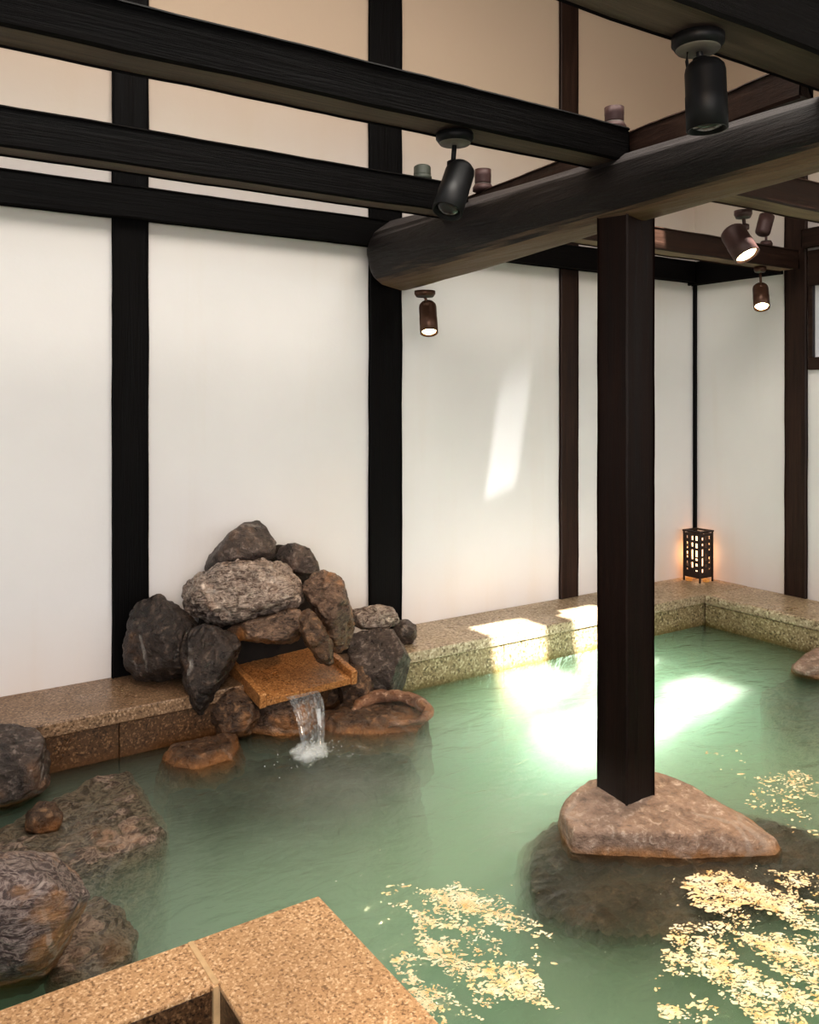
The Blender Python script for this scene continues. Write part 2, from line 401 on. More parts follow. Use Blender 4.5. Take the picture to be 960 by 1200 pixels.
o = obj('wall_beam', hewn(1, (XW - 0.085, y1_ + 0.0, 2.465), (XW - 0.032, YW - 0.001, 2.645), 4, 0.003), M['beam_y'], org=(XW, 4, 2.5))
tag(o, 'short dark horizontal beam on the right wall above the lantern corner', 'wall beam')
o = obj('wall_beam', hewn(1, (XW - 0.085, -2.0, 2.62), (XW - 0.037, y0_, 2.75), 6, 0.003), M['far_y'], org=(XW, 1, 2.5))
tag(o, 'brown horizontal beam on the right wall above the window', 'wall beam')

# ------------------------------------------------------------------ roof timbers
# big round log: from the back-wall column over the post towards the viewer
def log_axis(y): return Vector((2.455 + (y - 2.245) * 0.1095, y, 2.368 + (y - 1.4) * 0.019))
def log_r(y): return 0.104 + (y - 1.41) * 0.0345 if y > 1.41 else 0.104
bm = bmesh.new(); rings = []
SEG, NL = 48, 170
y_lo, y_hi = -1.2, 4.22
for i in range(NL + 1):
    y = y_lo + (y_hi - y_lo) * i / NL
    c0 = log_axis(y); r0 = log_r(y)
    ring = []
    e = (y_hi - y)
    if e < 0.05: r0 *= 0.93 + 0.07 * math.sqrt(max(0, 1 - (1 - e / 0.05) ** 2))
    for k in range(SEG):
        a = 2 * PI * k / SEG
        d = Vector((math.cos(a), 0, math.sin(a)))
        q = Vector((d.x * 1.6, y * 0.9, d.z * 1.6))
        s = 1 + 0.06 * noise.noise(q) + 0.035 * noise.noise(Vector((d.x * 5, y * 2.2, d.z * 5)))
        # adze-flattened faces
        s = min(s, 0.965 / max(0.05, abs(math.cos(a - 2.2))) if math.cos(a - 2.2) > 0 else 9)
        s = min(s, 0.94 / max(0.05, math.cos(a + 1.75)) if math.cos(a + 1.75) > 0 else 9)
        ck = noise.noise(Vector((d.x * 9 + 3, y * 0.5, d.z * 9)))
        if ck > 0.42: s -= 0.05 * (ck - 0.42) / 0.3
        ring.append(bm.verts.new(c0 + d * r0 * s))
    rings.append(ring)
for i in range(NL):
    for k in range(SEG):
        bm.faces.new((rings[i][k], rings[i][(k + 1) % SEG], rings[i + 1][(k + 1) % SEG], rings[i + 1][k]))
bm.faces.new(rings[0]); bm.faces.new(rings[-1])
o = obj('round_log_beam', bm, M['log'], smooth=True, org=(2.5, 2.0, 2.4))
tag(o, 'thick rounded dark log beam resting on the free-standing post', 'log beam')

# rough purlin lying along the top of the log
bm = hewn(1, (-0.085, 1.5, 2.5), (-0.0, 4.2, 2.612), 11, 0.007, 0.04)
for v_ in bm.verts:
    v_.co.x += log_axis(v_.co.y).x + 0.10
o = obj('purlin', bm, M['far_y'], org=(2.5, 2.5, 2.5))
tag(o, 'rough-edged brown strip of timber lying along the top of the round log', 'purlin')

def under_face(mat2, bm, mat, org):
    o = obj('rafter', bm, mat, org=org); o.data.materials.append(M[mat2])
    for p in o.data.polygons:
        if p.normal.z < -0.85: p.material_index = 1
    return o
rafters = [(-2.6, 2.42, 2.19, 2.34, 2.47, 2.605, 'long square dark rafter crossing the upper left, ending over the free-standing post', 'beam_x'),
           (-2.6, 2.47, 3.24, 3.39, 2.47, 2.615, 'second square dark rafter on the left, just below the longest one in view', 'beam_x'),
           (-2.6, 5.4, 1.24, 1.40, 2.475, 2.64, 'broad dark rafter across the top right corner carrying a black spotlight', 'beam_x'),
           (2.62, 5.40, 3.385, 3.535, 2.47, 2.607, 'grey-brown rafter behind the post reaching the right wall column', 'far_x'),
           (2.46, 5.40, 2.28, 2.44, 2.47, 2.61, 'short pale-bottomed rafter right of the post at the right edge', 'far_x')]
for i, (x0, x1, y0, y1, z0, z1, lab, mt) in enumerate(rafters):
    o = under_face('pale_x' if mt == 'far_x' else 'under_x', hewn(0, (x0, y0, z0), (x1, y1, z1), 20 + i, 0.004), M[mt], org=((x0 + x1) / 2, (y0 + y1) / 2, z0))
    tag(o, lab, 'rafter', 'square roof rafters')

# free-standing post
o = obj('free_standing_post', hewn(2, (2.375, 2.165, 0.085), (2.53, 2.32, 2.285), 31, 0.0025, 0.05, 0.006), M['post_z'], org=(2.45, 2.245, 0.1))
tag(o, 'square dark timber post standing on a flat rock in the pool', 'post')

# ------------------------------------------------------------------ granite ledges and rim
led = empty('granite_ledge', (1.5, YF, 0), 'long granite ledge along the foot of the back wall', 'ledge')
SPLIT = 2.45
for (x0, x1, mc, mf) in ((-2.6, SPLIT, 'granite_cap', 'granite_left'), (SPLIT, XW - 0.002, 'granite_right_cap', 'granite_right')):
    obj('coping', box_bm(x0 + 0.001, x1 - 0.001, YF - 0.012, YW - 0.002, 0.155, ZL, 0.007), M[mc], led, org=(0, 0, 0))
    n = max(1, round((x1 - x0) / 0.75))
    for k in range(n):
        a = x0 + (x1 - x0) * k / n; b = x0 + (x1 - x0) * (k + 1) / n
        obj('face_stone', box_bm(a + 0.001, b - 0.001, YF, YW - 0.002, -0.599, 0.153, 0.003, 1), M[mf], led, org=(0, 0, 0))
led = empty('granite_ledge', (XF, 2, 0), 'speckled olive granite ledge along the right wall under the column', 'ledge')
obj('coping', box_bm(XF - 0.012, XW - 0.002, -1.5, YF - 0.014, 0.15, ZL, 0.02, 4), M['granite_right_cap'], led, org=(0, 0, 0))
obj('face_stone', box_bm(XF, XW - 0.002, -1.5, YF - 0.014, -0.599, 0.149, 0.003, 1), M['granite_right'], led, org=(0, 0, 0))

ZR = 0.2
xr0, xr1 = 0.735, 1.105
yr1, yr0 = 2.145, 1.955
r1 = empty('granite_rim_slab', (0.92, 1.0, 0), 'tan granite rim slab with its corner jutting into the pool in the foreground', 'stone slab')
obj('slab_top', box_bm(xr0 + 0.004, xr1, -1.2, yr1, ZR - 0.014, ZR, 0.004), M['granite_rim'], r1, org=(0, 0, 0))
obj('slab_base', box_bm(xr0 + 0.008, xr1 - 0.01, -1.2, yr1 - 0.01, -0.6, ZR - 0.015, 0.004), M['granite_dark'], r1, org=(0, 0, 0))
r2 = empty('granite_rim_slab', (-0.5, 2.05, 0), 'tan granite rim slab at the lower left edge, behind the dark recess', 'stone slab')
obj('slab_top', box_bm(-2.6, xr0 - 0.004, yr0, yr1, ZR - 0.014, ZR, 0.004), M['granite_rim'], r2, org=(0, 0, 0))
obj('slab_base', box_bm(-2.6, xr0 - 0.008, yr0 + 0.006, yr1 - 0.01, -0.6, ZR - 0.015, 0.004), M['granite_dark'], r2, org=(0, 0, 0))
obj('grout_line', box_bm(xr0 - 0.007, xr0 + 0.007, yr0 + 0.002, yr1 - 0.002, 0.0, ZR + 0.0015), M['grout'], r1, org=(0, 0, 0))
obj('grout_line', box_bm(xr0 - 0.009, xr0 + 0.0075, yr0 - 0.004, yr0 + 0.01, -0.14, ZR - 0.004), M['grout'], r1, org=(0, 0, 0))
o = obj('bathing_deck', box_bm(-2.6, xr0 + 0.004, -1.2, yr0 + 0.004, -0.6, -0.15), M['granite_dark'], org=(0, 0, 0))
struct(o); o.name = 'floor_deck'

# ------------------------------------------------------------------ rocks
def hull_rock(name, pts, mat, label, cat='rock', group=None, seed=0, rough=0.02, vox=0.012, smooth=1, parent=None, ridged=0.4, freq=6.0, cuts=14):
    """a stone: convex hull of pts, remeshed, edges rubbed down, surface broken by fractal noise"""
    bm = bmesh.new()
    for p in pts: bm.verts.new(p)
    r = bmesh.ops.convex_hull(bm, input=bm.verts)
    junk = list({e for e in r['geom_interior'] + r['geom_unused'] if isinstance(e, bmesh.types.BMVert)})
    if junk: bmesh.ops.delete(bm, geom=junk, context='VERTS')
    bmesh.ops.recalc_face_normals(bm, faces=bm.faces)
    cx = sum((v_.co.x for v_ in bm.verts)) / len(bm.verts); cy = sum((v_.co.y for v_ in bm.verts)) / len(bm.verts)
    org = Vector((cx, cy, 0))
    bmesh.ops.translate(bm, verts=bm.verts, vec=-org)
    me = bpy.data.meshes.new(name); bm.to_mesh(me); bm.free()
    o = bpy.data.objects.new(name, me); C.objects.link(o)
    md = o.modifiers.new('r', 'REMESH'); md.mode = 'VOXEL'; md.voxel_size = vox
    sm = o.modifiers.new('s', 'SMOOTH'); sm.factor = 0.5; sm.iterations = smooth
    dg = bpy.context.evaluated_depsgraph_get(); dg.update()
    me2 = bpy.data.meshes.new_from_object(o.evaluated_get(dg))
    o.modifiers.clear(); o.data = me2; bpy.data.meshes.remove(me); me2.name = name
    sv = Vector((seed * 3.7, seed * 1.3, seed * 2.1))
    # knock flat fracture faces off the rounded body
    rc = random.Random(seed * 31 + 7); vv = me2.vertices
    cc = sum((v_.co for v_ in vv), Vector()) / len(vv)
    for _ in range(cuts):
        n_ = Vector((rc.gauss(-0.35, 0.7), rc.gauss(-0.75, 0.6), rc.gauss(0.45, 0.6))).normalized()
        top = max((v_.co - cc).dot(n_) for v_ in vv)
        lim = top * rc.uniform(0.72, 0.93)
        for v_ in vv:
            e_ = (v_.co - cc).dot(n_) - lim
            if e_ > 0: v_.co -= n_ * e_ * 0.94
    me2.update()
    nrm = [v_.normal.copy() for v_ in me2.vertices]
    for v_, n_ in zip(me2.vertices, nrm):
        q = v_.co * freq * 1.5 + sv
        # a few broad undulations, flaked steps along warped bedding planes, then crisp grain
        f1 = noise.fractal(q * 0.7, 0.9, 2.1, 4)
        w = noise.noise(q * 0.6) * 0.7
        st = (q.z * 0.9 + q.x * 0.35 + w) * 1.3
        step = st - math.floor(st); step = min(1, step * 3.5) - 0.5
        rg = 1 - abs(noise.noise(q * 1.5 + Vector((5, 2, 1)))) * 2
        f2 = noise.hetero_terrain(q * 3.2, 0.7, 2.1, 4, 0.6) * 0.25
        v_.co += n_ * rough * (0.5 * f1 + 0.28 * step - ridged * max(0, rg - 0.55) * 1.4 + 0.85 * f2 + 0.25)
    me2.update()
    for p in me2.polygons: p.use_smooth = True
    if hasattr(me2, 'set_sharp_from_angle'):
        me2.set_sharp_from_angle(angle=R(26))
    me2.materials.clear(); me2.materials.append(mat)
    o.location = org
    if parent: o.parent = parent
    if label: tag(o, label, cat, group)
    return o

def face_pts(outline, t, thick, front=None, fs=0.62, bs=0.75, seed=0):
    """hull points of a stone whose silhouette runs through the outline, thick metres deep about distance t"""
    rnd = random.Random(seed * 17 + 3)
    cx = sum(p[0] for p in outline) / len(outline); cy = sum(p[1] for p in outline) / len(outline)
    pts = []
    for (x, y) in outline:
        pts.append(at_t(x, y, t + rnd.uniform(-0.12, 0.12) * thick))
        k = fs * rnd.uniform(0.8, 1.2)
        pts.append(at_t(cx + (x - cx) * k, cy + (y - cy) * k, t - thick * 0.5 * rnd.uniform(0.75, 1)))
        k = bs * rnd.uniform(0.9, 1.1)
        pts.append(at_t(cx + (x - cx) * k, cy + (y - cy) * k, t + thick * 0.5))
    for f_ in (front or []):
        pts.append(at_t(f_[0], f_[1], t - f_[2]))
    return pts

FG = 'rocks of the fountain pile'
fr = [
 # outline, t, thick, front, material, label, rough, vox
 ([(240,669),(243,650),(262,630),(288,613),(308,607),(322,613),(325,625),(321,654),(300,660),(285,660),(262,671),(246,674)], 4.36, 0.30, [(283,622,0.17),(303,622,0.17),(303,650,0.17),(280,655,0.17)], 'rock_grey', 'smooth grey rock perched tilted on the very top of the fountain pile', 0.012, 0.010),
 ([(322,652),(330,640),(346,637),(362,643),(371,660),(374,674),(352,673),(335,668)], 4.46, 0.22, None, 'rock_grey', 'small rounded rock behind and right of the topmost fountain rock', 0.012, 0.009),
 ([(213,712),(218,690),(232,676),(262,664),(310,659),(340,663),(352,680),(352,705),(330,715),(298,724),(262,730),(240,724)], 4.22, 0.36, [(240,686,0.16),(330,678,0.16),(340,704,0.2),(270,722,0.2),(300,700,0.2)], 'rock_light', 'large pale glittering slab rock in the upper middle of the fountain pile', 0.03, 0.011),
 ([(352,678),(368,671),(392,673),(402,685),(412,712),(416,735),(412,758),(396,764),(384,752),(366,712)], 4.2, 0.28, [(372,690,0.15),(392,735,0.17)], 'rock_brown', 'upright brown rock leaning against the right side of the pale slab', 0.022, 0.010),
 ([(266,738),(285,729),(330,722),(356,711),(359,730),(352,750),(330,752),(300,748),(272,748)], 4.12, 0.30, [(285,742,0.16),(345,728,0.18)], 'rock_brown', 'dark flat lintel rock with an orange top edge over the spout opening', 0.018, 0.009),
 ([(352,714),(362,710),(372,726),(388,755),(394,772),(386,780),(374,774),(358,752),(352,738)], 4.02, 0.20, [(362,735,0.11)], 'rock_rust', 'narrow rusty rock slanting down the right side of the spout opening', 0.016, 0.008),
 ([(144,752),(150,725),(162,706),(180,698),(208,700),(222,712),(238,735),(240,770),(222,790),(190,797),(162,797),(148,780)], 4.12, 0.30, [(180,715,0.18),(205,760,0.2),(165,760,0.17)], 'rock_dark', 'black boulder streaked with a white vein at the left of the fountain', 0.016, 0.011),
 ([(212,760),(216,740),(240,731),(272,742),(284,752),(276,778),(256,806),(244,830),(234,838),(222,812),(214,786)], 3.98, 0.30, [(250,752,0.15),(240,800,0.14)], 'rock_dark', 'dark tapering rock wedged upright left of the granite spout', 0.018, 0.010),
 ([(408,762),(414,742),(436,734),(462,737),(477,750),(482,772),(476,800),(466,818),(440,824),(415,810)], 4.5, 0.30, [(440,755,0.17),(460,775,0.17)], 'rock_grey', 'big rounded brown boulder at the right end of the fountain pile', 0.013, 0.011),
 ([(408,726),(414,712),(440,709),(462,713),(467,728),(455,736),(420,738)], 4.66, 0.22, None, 'rock_light', 'small flat speckled rock lying on top of the right boulder', 0.014, 0.008),
 ([(460,745),(464,727),(476,724),(487,732),(489,746),(482,754),(468,756)], 4.78, 0.16, None, 'rock_grey', 'small grey stone on the ledge at the far right of the fountain', 0.010, 0.008),
 ([(396,790),(404,780),(424,778),(432,792),(440,818),(434,832),(414,838),(400,836),(398,815)], 4.40, 0.20, [(408,805,0.12),(412,828,0.12)], 'rock_rust', 'rusty block rock under the right boulder beside the spout', 0.014, 0.008),
 ([(376,800),(388,792),(400,792),(399,815),(390,832),(374,832)], 4.42, 0.16, None, 'rock_rust', 'small orange stone tucked under the right corner of the spout', 0.012, 0.008),
 ([(238,842),(250,822),(268,804),(296,812),(304,840),(290,862),(262,868),(244,862)], 4.08, 0.24, [(262,826,0.13),(285,850,0.14)], 'rock_rust', 'rust-stained rock below the left side of the spout', 0.018, 0.009),
 ([(282,850),(286,822),(320,808),(356,804),(374,812),(374,850),(366,872),(330,882),(294,880)], 4.16, 0.26, [(300,840,0.12),(355,835,0.14)], 'rock_brown', 'dark wet rock behind the falling water under the spout', 0.018, 0.010),
]
for i, (ol, t, th, fro, mt, lab, ro, vx) in enumerate(fr):
    hull_rock('fountain_rock', face_pts(ol, t, th, fro, seed=i), M[mt], lab, 'rock', FG, i + 1, ro, vx)
# dark packing stone filling the heart of the pile behind the spout
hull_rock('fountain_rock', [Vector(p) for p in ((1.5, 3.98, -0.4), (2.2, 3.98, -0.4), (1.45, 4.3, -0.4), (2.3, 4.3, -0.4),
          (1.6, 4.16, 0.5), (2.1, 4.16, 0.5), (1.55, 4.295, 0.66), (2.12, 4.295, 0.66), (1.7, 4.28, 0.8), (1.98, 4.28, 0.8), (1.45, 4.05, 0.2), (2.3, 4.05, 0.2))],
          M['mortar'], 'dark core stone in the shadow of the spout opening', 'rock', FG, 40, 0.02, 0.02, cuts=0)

def slab_pts(top, z, zb, grow=1.15, jit=0.02, seed=0):
    """hull points of a low stone from the pixel outline of its top at height z down to a wider foot at zb"""
    rnd = random.Random(seed)
    P = [at_z(x, y, z + rnd.uniform(-jit, jit)) for (x, y) in top]
    c = sum(P, Vector()) / len(P)
    foot = [Vector((c.x + (p.x - c.x) * grow, c.y + (p.y - c.y) * grow, zb)) for p in P]
    return P + foot

hull_rock('pool_rock', slab_pts([(376,838),(400,826),(440,818),(478,820),(500,832),(500,846),(470,856),(420,862),(386,856)], 0.035, -0.3, 1.12, 0.012, 2),
          M['rock_rust'], 'flat orange rock breaking the water right of the falling stream', 'rock', 'rocks standing in the pool', 51, 0.016, 0.009)
arc = [(412,838,.04),(418,827,.06),(432,819,.075),(452,815,.085),(474,817,.085),(492,823,.075),(503,832,.06),(498,842,.045),(478,848,.04),(452,850,.035)]
ap = [at_z(*q) for q in arc]; fine = []
for i in range(len(ap) - 1):
    for k in range(6): fine.append(ap[i].lerp(ap[i + 1], k / 6))
bm = tube_bm(fine, [0.012 + 0.02 * math.sin(PI * min(1, (i + 4) / len(fine))) for i in range(len(fine))], 14)
for v_ in bm.verts:
    v_.co += noise.noise_vector(v_.co * 16) * 0.014 + noise.noise_vector(v_.co * 45) * 0.004
o = obj('pool_rock', bm, M['rock_shell'], None, True, org=(ap[4].x, ap[4].y, 0))
tag(o, 'thin curved shell of orange stone lying on the flat rock right of the stream', 'rock', 'rocks standing in the pool')
hull_rock('pool_rock', slab_pts([(184,884),(205,872),(238,868),(270,858),(284,862),(284,884),(262,896),(220,899)], 0.03, -0.3, 1.1, 0.015, 3),
          M['rock_rust'], 'low rock with orange edge at water level left of the falling stream', 'rock', 'rocks standing in the pool', 53, 0.014, 0.009)
# stone under the post
pb = [at_z(x, y, z) for (x, y, z) in ((659,950,.095),(672,930,.115),(690,915,.12),(770,905,.12),(802,916,.11),(835,938,.095),(868,966,.075),(908,982,.03),
      (905,996,.015),(868,975,.07),(850,977,.075),(790,977,.085),(747,967,.095),(700,967,.095),(673,975,.08))]
ft = [at_z(x, y, -0.01) for (x, y) in ((655,968),(664,990),(762,997),(818,1004),(868,1007),(909,1005),(916,996),(880,962),(800,925),(700,920),(660,945))]
hull_rock('post_base_rock', pb + ft + [p + Vector((0, 0, -0.3)) for p in ft], M['rock_base'],
          'flat-topped tawny rock carrying the free-standing post in the pool', 'rock', None, 60, 0.007, 0.008, 1, cuts=0)
fl = [at_z(x, y, -0.045) for (x, y) in ((640,985),(625,1030),(640,1075),(720,1100),(800,1095),(900,1060),(985,1045),(985,1000),(900,970),(700,950))]
fo = [at_z(x, y, -0.6) for (x, y) in ((610,1000),(610,1080),(640,1130),(760,1150),(900,1110),(1010,1060),(1010,1000),(900,960),(690,945))]
hull_rock('submerged_rock', fl + fo, M['rock_under_brown'], 'broad brown rock under the water around the foot of the post', 'rock', 'rocks under the water', 61, 0.03, 0.018, cuts=(3 if 61 == 74 else 0))
# left side
hull_rock('poolside_rock', face_pts([(-40,850),(20,849),(46,853),(58,876),(66,905),(60,918),(30,938),(0,956),(-40,965)], 3.45, 0.34, [(20,880,0.17),(-10,930,0.2)], seed=71),
          M['rock_grey'], 'grey boulder at the left edge in front of the granite ledge', 'rock', 'boulders at the left of the pool', 71, 0.016, 0.011)
hull_rock('poolside_rock', face_pts([(-120,1010),(-60,1000),(20,1003),(60,1003),(92,1030),(106,1048),(92,1062),(76,1100),(58,1140),(40,1158),(0,1172),(-100,1172)], 2.42, 0.42, [(30,1040,0.2),(40,1120,0.2),(-20,1080,0.22)], seed=72),
          M['rock_striped'], 'swirl-patterned boulder with orange rim at the lower left behind the rim slab', 'rock', 'boulders at the left of the pool', 72, 0.014, 0.009, cuts=4)
hull_rock('poolside_rock', face_pts([(30,975),(34,950),(48,936),(62,940),(72,955),(68,975),(50,985)], 3.2, 0.16, None, seed=73),
          M['rock_rust'], 'small dark stone at the waterline below the left-edge boulder', 'rock', 'boulders at the left of the pool', 73, 0.012, 0.008)
hull_rock('submerged_rock', slab_pts([(-30,990),(30,955),(110,915),(170,905),(190,925),(192,965),(180,1000),(120,1030),(40,1040),(-30,1030)], -0.018, -0.5, 1.04, 0.006, 4),
          M['rock_under'], 'broad grey-brown slab just under the water at the left', 'rock', 'rocks under the water', 74, 0.024, 0.014, cuts=(3 if 74 == 74 else 0))
hull_rock('submerged_rock', slab_pts([(60,1110),(80,1065),(110,1052),(140,1066),(158,1095),(150,1120),(100,1150),(60,1150)], -0.02, -0.5, 1.1, 0.015, 6),
          M['rock_under'], 'mossy rock under the water between the swirled boulder and the rim slab', 'rock', 'rocks under the water', 75, 0.02, 0.011, cuts=(3 if 75 == 74 else 0))
hull_rock('submerged_rock', slab_pts([(200,905),(300,895),(420,882),(465,878),(480,892),(460,925),(400,955),(260,970),(205,950)], -0.09, -0.55, 1.22, 0.02, 7),
          M['rock_under_dark'], 'dark flat rock under the water in front of the fountain', 'rock', 'rocks under the water', 76, 0.03, 0.018, cuts=(3 if 76 == 74 else 0))
# right edge
hull_rock('pool_rock', [at_z(x, y, z) for (x, y, z) in ((930,781,.08),(945,768,.1),(958,760,.11),(972,765,.11),(972,790,.08),(960,793,.05),(935,789,.04))] +
          [at_z(x, y, -0.2) for (x, y) in ((925,795),(940,775),(968,774),(962,792),(948,806))],
          M['rock_base'], 'grey rock with orange lower edge in the water at the right edge', 'rock', 'rocks standing in the pool', 81, 0.010, 0.009, cuts=2)
hull_rock('submerged_rock', slab_pts([(895,812),(925,795),(965,796),(985,880),(945,880),(920,860),(902,836)], -0.13, -0.5, 1.05, 0.02, 9),
          M['rock_under'], 'greenish rock under the water at the right edge', 'rock', 'rocks under the water', 82, 0.024, 0.016, cuts=(3 if 82 == 74 else 0))

# ------------------------------------------------------------------ granite spout and falling water
tilt = math.atan2(0.07, 0.35)
sp = empty('granite_spout', (1.81, 3.68, 0.2), 'orange granite trough slab jutting from the rocks with water running off', 'spout')
sp.rotation_euler = (tilt * 0.8, R(-2.5), 0)
def child_local(name, bm, mat, parent):
    me = bpy.data.meshes.new(name); bmesh.ops.recalc_face_normals(bm, faces=bm.faces); bm.to_mesh(me); bm.free()
    me.materials.append(mat); o = bpy.data.objects.new(name, me); C.objects.link(o); o.parent = parent; return o
child_local('trough_floor', box_bm(-0.185, 0.265, 0, 0.44, -0.03, 0.004, 0.004), M['granite_spout'], sp)
child_local('trough_rim', box_bm(-0.22, -0.186, -0.004, 0.44, -0.034, 0.036, 0.006), M['granite_spout'], sp)
child_local('trough_rim', box_bm(0.266, 0.30, -0.004, 0.44, -0.034, 0.036, 0.006), M['granite_spout'], sp)

m, nt = new_mat('falling_water')
g = N(nt, 'ShaderNodeBsdfGlossy', Roughness=0.12); tr = N(nt, 'ShaderNodeBsdfTransparent'); df = N(nt, 'ShaderNodeBsdfDiffuse')
df.inputs[0].default_value = (0.85, 0.9, 0.92, 1)
st = tex(nt, coords(nt, (60, 60, 2.5)), 1.5, 4, 0.7)
m1 = N(nt, 'ShaderNodeMixShader'); m2 = N(nt, 'ShaderNodeMixShader')
L(nt, ramp(nt, st, [(0.42, 0.02), (0.75, 0.34)]), m1.inputs[0]); L(nt, tr.outputs[0], m1.inputs[1]); L(nt, df.outputs[0], m1.inputs[2])
m2.inputs[0].default_value = 0.08; L(nt, m1.outputs[0], m2.inputs[1]); L(nt, g.outputs[0], m2.inputs[2])
o_ = N(nt, 'ShaderNodeOutputMaterial'); L(nt, m2.outputs[0], o_.inputs[0])
M['fall'] = m
wf = empty('falling_water', (1.76, 3.6, 0), 'thin clear stream of water falling from the granite spout into the pool', 'falling water')
rnd = random.Random(4)
def fall_curve(x, s, spread):
    y = 3.668 - 0.22 * math.sqrt(s); z = 0.195 - 0.2 * s
    return Vector((x + spread * s, y, z))
strands = [(1.80, 0.17, 0.10, -0.05), (1.74, 0.03, 0.016, -0.03), (1.86, 0.05, 0.022, -0.075)]
for (x, w0, w1, spd) in strands:
    bm = bmesh.new(); rows = []
    for i in range(21):
        s = i / 20; w = w0 + (w1 - w0) * s
        row = []
        for k in range(9):
            a = (k / 8 - 0.5)
            p = fall_curve(x + a * w, s, spd)
            p.y -= (0.004 if w0 > 0.1 else 0.010) * math.cos(a * PI) + 0.003 * noise.noise(Vector((x * 40 + a * 9, s * 6, 1)))
            p.x += 0.004 * noise.noise(Vector((a * 6, s * 8, x * 30)))
            row.append(bm.verts.new(p))
        rows.append(row)
    for i in range(20):
        for k in range(8): bm.faces.new((rows[i][k], rows[i][k + 1], rows[i + 1][k + 1], rows[i + 1][k]))
    obj('water_strand', bm, M['fall'], wf, True, org=(x, 3.6, 0.1))
m, nt = new_mat('white_splash')
df = N(nt, 'ShaderNodeBsdfDiffuse'); df.inputs[0].default_value = (0.85, 0.88, 0.86, 1); tr = N(nt, 'ShaderNodeBsdfTransparent')
mx = N(nt, 'ShaderNodeMixShader'); lw = N(nt, 'ShaderNodeLayerWeight', Blend=0.35)
L(nt, ramp(nt, lw.outputs['Facing'], [(0.0, 0.32), (0.7, 0.0)]), mx.inputs[0])
L(nt, tr.outputs[0], mx.inputs[1]); L(nt, df.outputs[0], mx.inputs[2]); o_ = N(nt, 'ShaderNodeOutputMaterial'); L(nt, mx.outputs[0], o_.inputs[0])
M['splash'] = m
bm = bmesh.new()
cs = fall_curve(1.78, 1, -0.045)
for k in range(260):
    a = rnd.uniform(0, 2 * PI); r_ = abs(rnd.gauss(0, 0.07)); h = max(0.001, rnd.uniform(0, 0.09) * math.exp(-r_ * 18))
    s = rnd.uniform(0.0012, 0.0042)
    mt_ = Matrix.Translation((cs.x + r_ * math.cos(a) * 1.4, cs.y + r_ * math.sin(a) - 0.02, h)) @ Matrix.Diagonal((s * 1.3, s * 1.3, s * 0.8, 1))
    bmesh.ops.create_icosphere(bm, subdivisions=1, radius=1, matrix=mt_)
for k in range(16):
    a = rnd.uniform(0, 2 * PI); r_ = abs(rnd.gauss(0, 0.03)); s = rnd.uniform(0.02, 0.045)
    mt_ = Matrix.Translation((cs.x + r_ * math.cos(a) * 1.3, cs.y + r_ * math.sin(a), 0.0)) @ Matrix.Diagonal((s * 1.2, s, s * rnd.uniform(0.5, 1.1), 1))
    bmesh.ops.create_icosphere(bm, subdivisions=3, radius=1, matrix=mt_)
sp_o = obj('splash_drops', bm, M['splash'], wf, True, org=(cs.x, cs.y, 0))
sp_o['kind'] = 'stuff'

# ------------------------------------------------------------------ pool water
m, nt = new_mat('milky_green_water')
v = coords(nt)
big = tex(nt, coords(nt, (1, 1.6, 1)), 1.6, 4, 0.55, 0.5)
rip1 = tex(nt, coords(nt, (1.0, 1.8, 1)), 5.0, 3, 0.5, 0.6)
rip2 = tex(nt, coords(nt, (1.0, 1.5, 1)), 22, 3, 0.55, 0.3)
milk = mixc(nt, ramp(nt, big, [(0.35, 0), (0.68, 1)]), (0.17, 0.30, 0.19), (0.33, 0.47, 0.33))
bn = N(nt, 'ShaderNodeBump', Strength=0.5, Distance=0.03)
L(nt, mth(nt, 'ADD', rip1, mth(nt, 'MULTIPLY', rip2, 0.22)), bn.inputs['Height'])
tr = N(nt, 'ShaderNodeBsdfTransparent'); tr.inputs[0].default_value = (0.96, 0.99, 0.96, 1)
gl = N(nt, 'ShaderNodeBsdfGlossy', Roughness=0.06); L(nt, bn.outputs[0], gl.inputs['Normal'])
fr_ = N(nt, 'ShaderNodeFresnel', IOR=1.34); L(nt, bn.outputs[0], fr_.inputs['Normal'])
m2 = N(nt, 'ShaderNodeMixShader'); L(nt, fr_.outputs[0], m2.inputs[0])
L(nt, tr.outputs[0], m2.inputs[1]); L(nt, gl.outputs[0], m2.inputs[2])
o_ = N(nt, 'ShaderNodeOutputMaterial'); L(nt, m2.outputs[0], o_.inputs[0])
vs_ = N(nt, 'ShaderNodeVolumeScatter', Density=2.1, Anisotropy=0.0); vs_.inputs[0].default_value = (0.90, 0.997, 0.885, 1)
va = N(nt, 'ShaderNodeVolumeAbsorption', Density=0.38); va.inputs[0].default_value = (0.04, 0.98, 0.40, 1)
ad = N(nt, 'ShaderNodeAddShader'); L(nt, vs_.outputs[0], ad.inputs[0]); L(nt, va.outputs[0], ad.inputs[1])
L(nt, ad.outputs[0], o_.inputs['Volume'])
M['water'] = m
bm = box_bm(-2.6, XF - 0.0005, -1.2, YF - 0.0005, -0.595, 0.0)
w = obj('pool_water', bm, M['water'], org=(0, 0, 0))
tag(w, 'milky green spring water filling the pool', 'water', None, 'stuff')

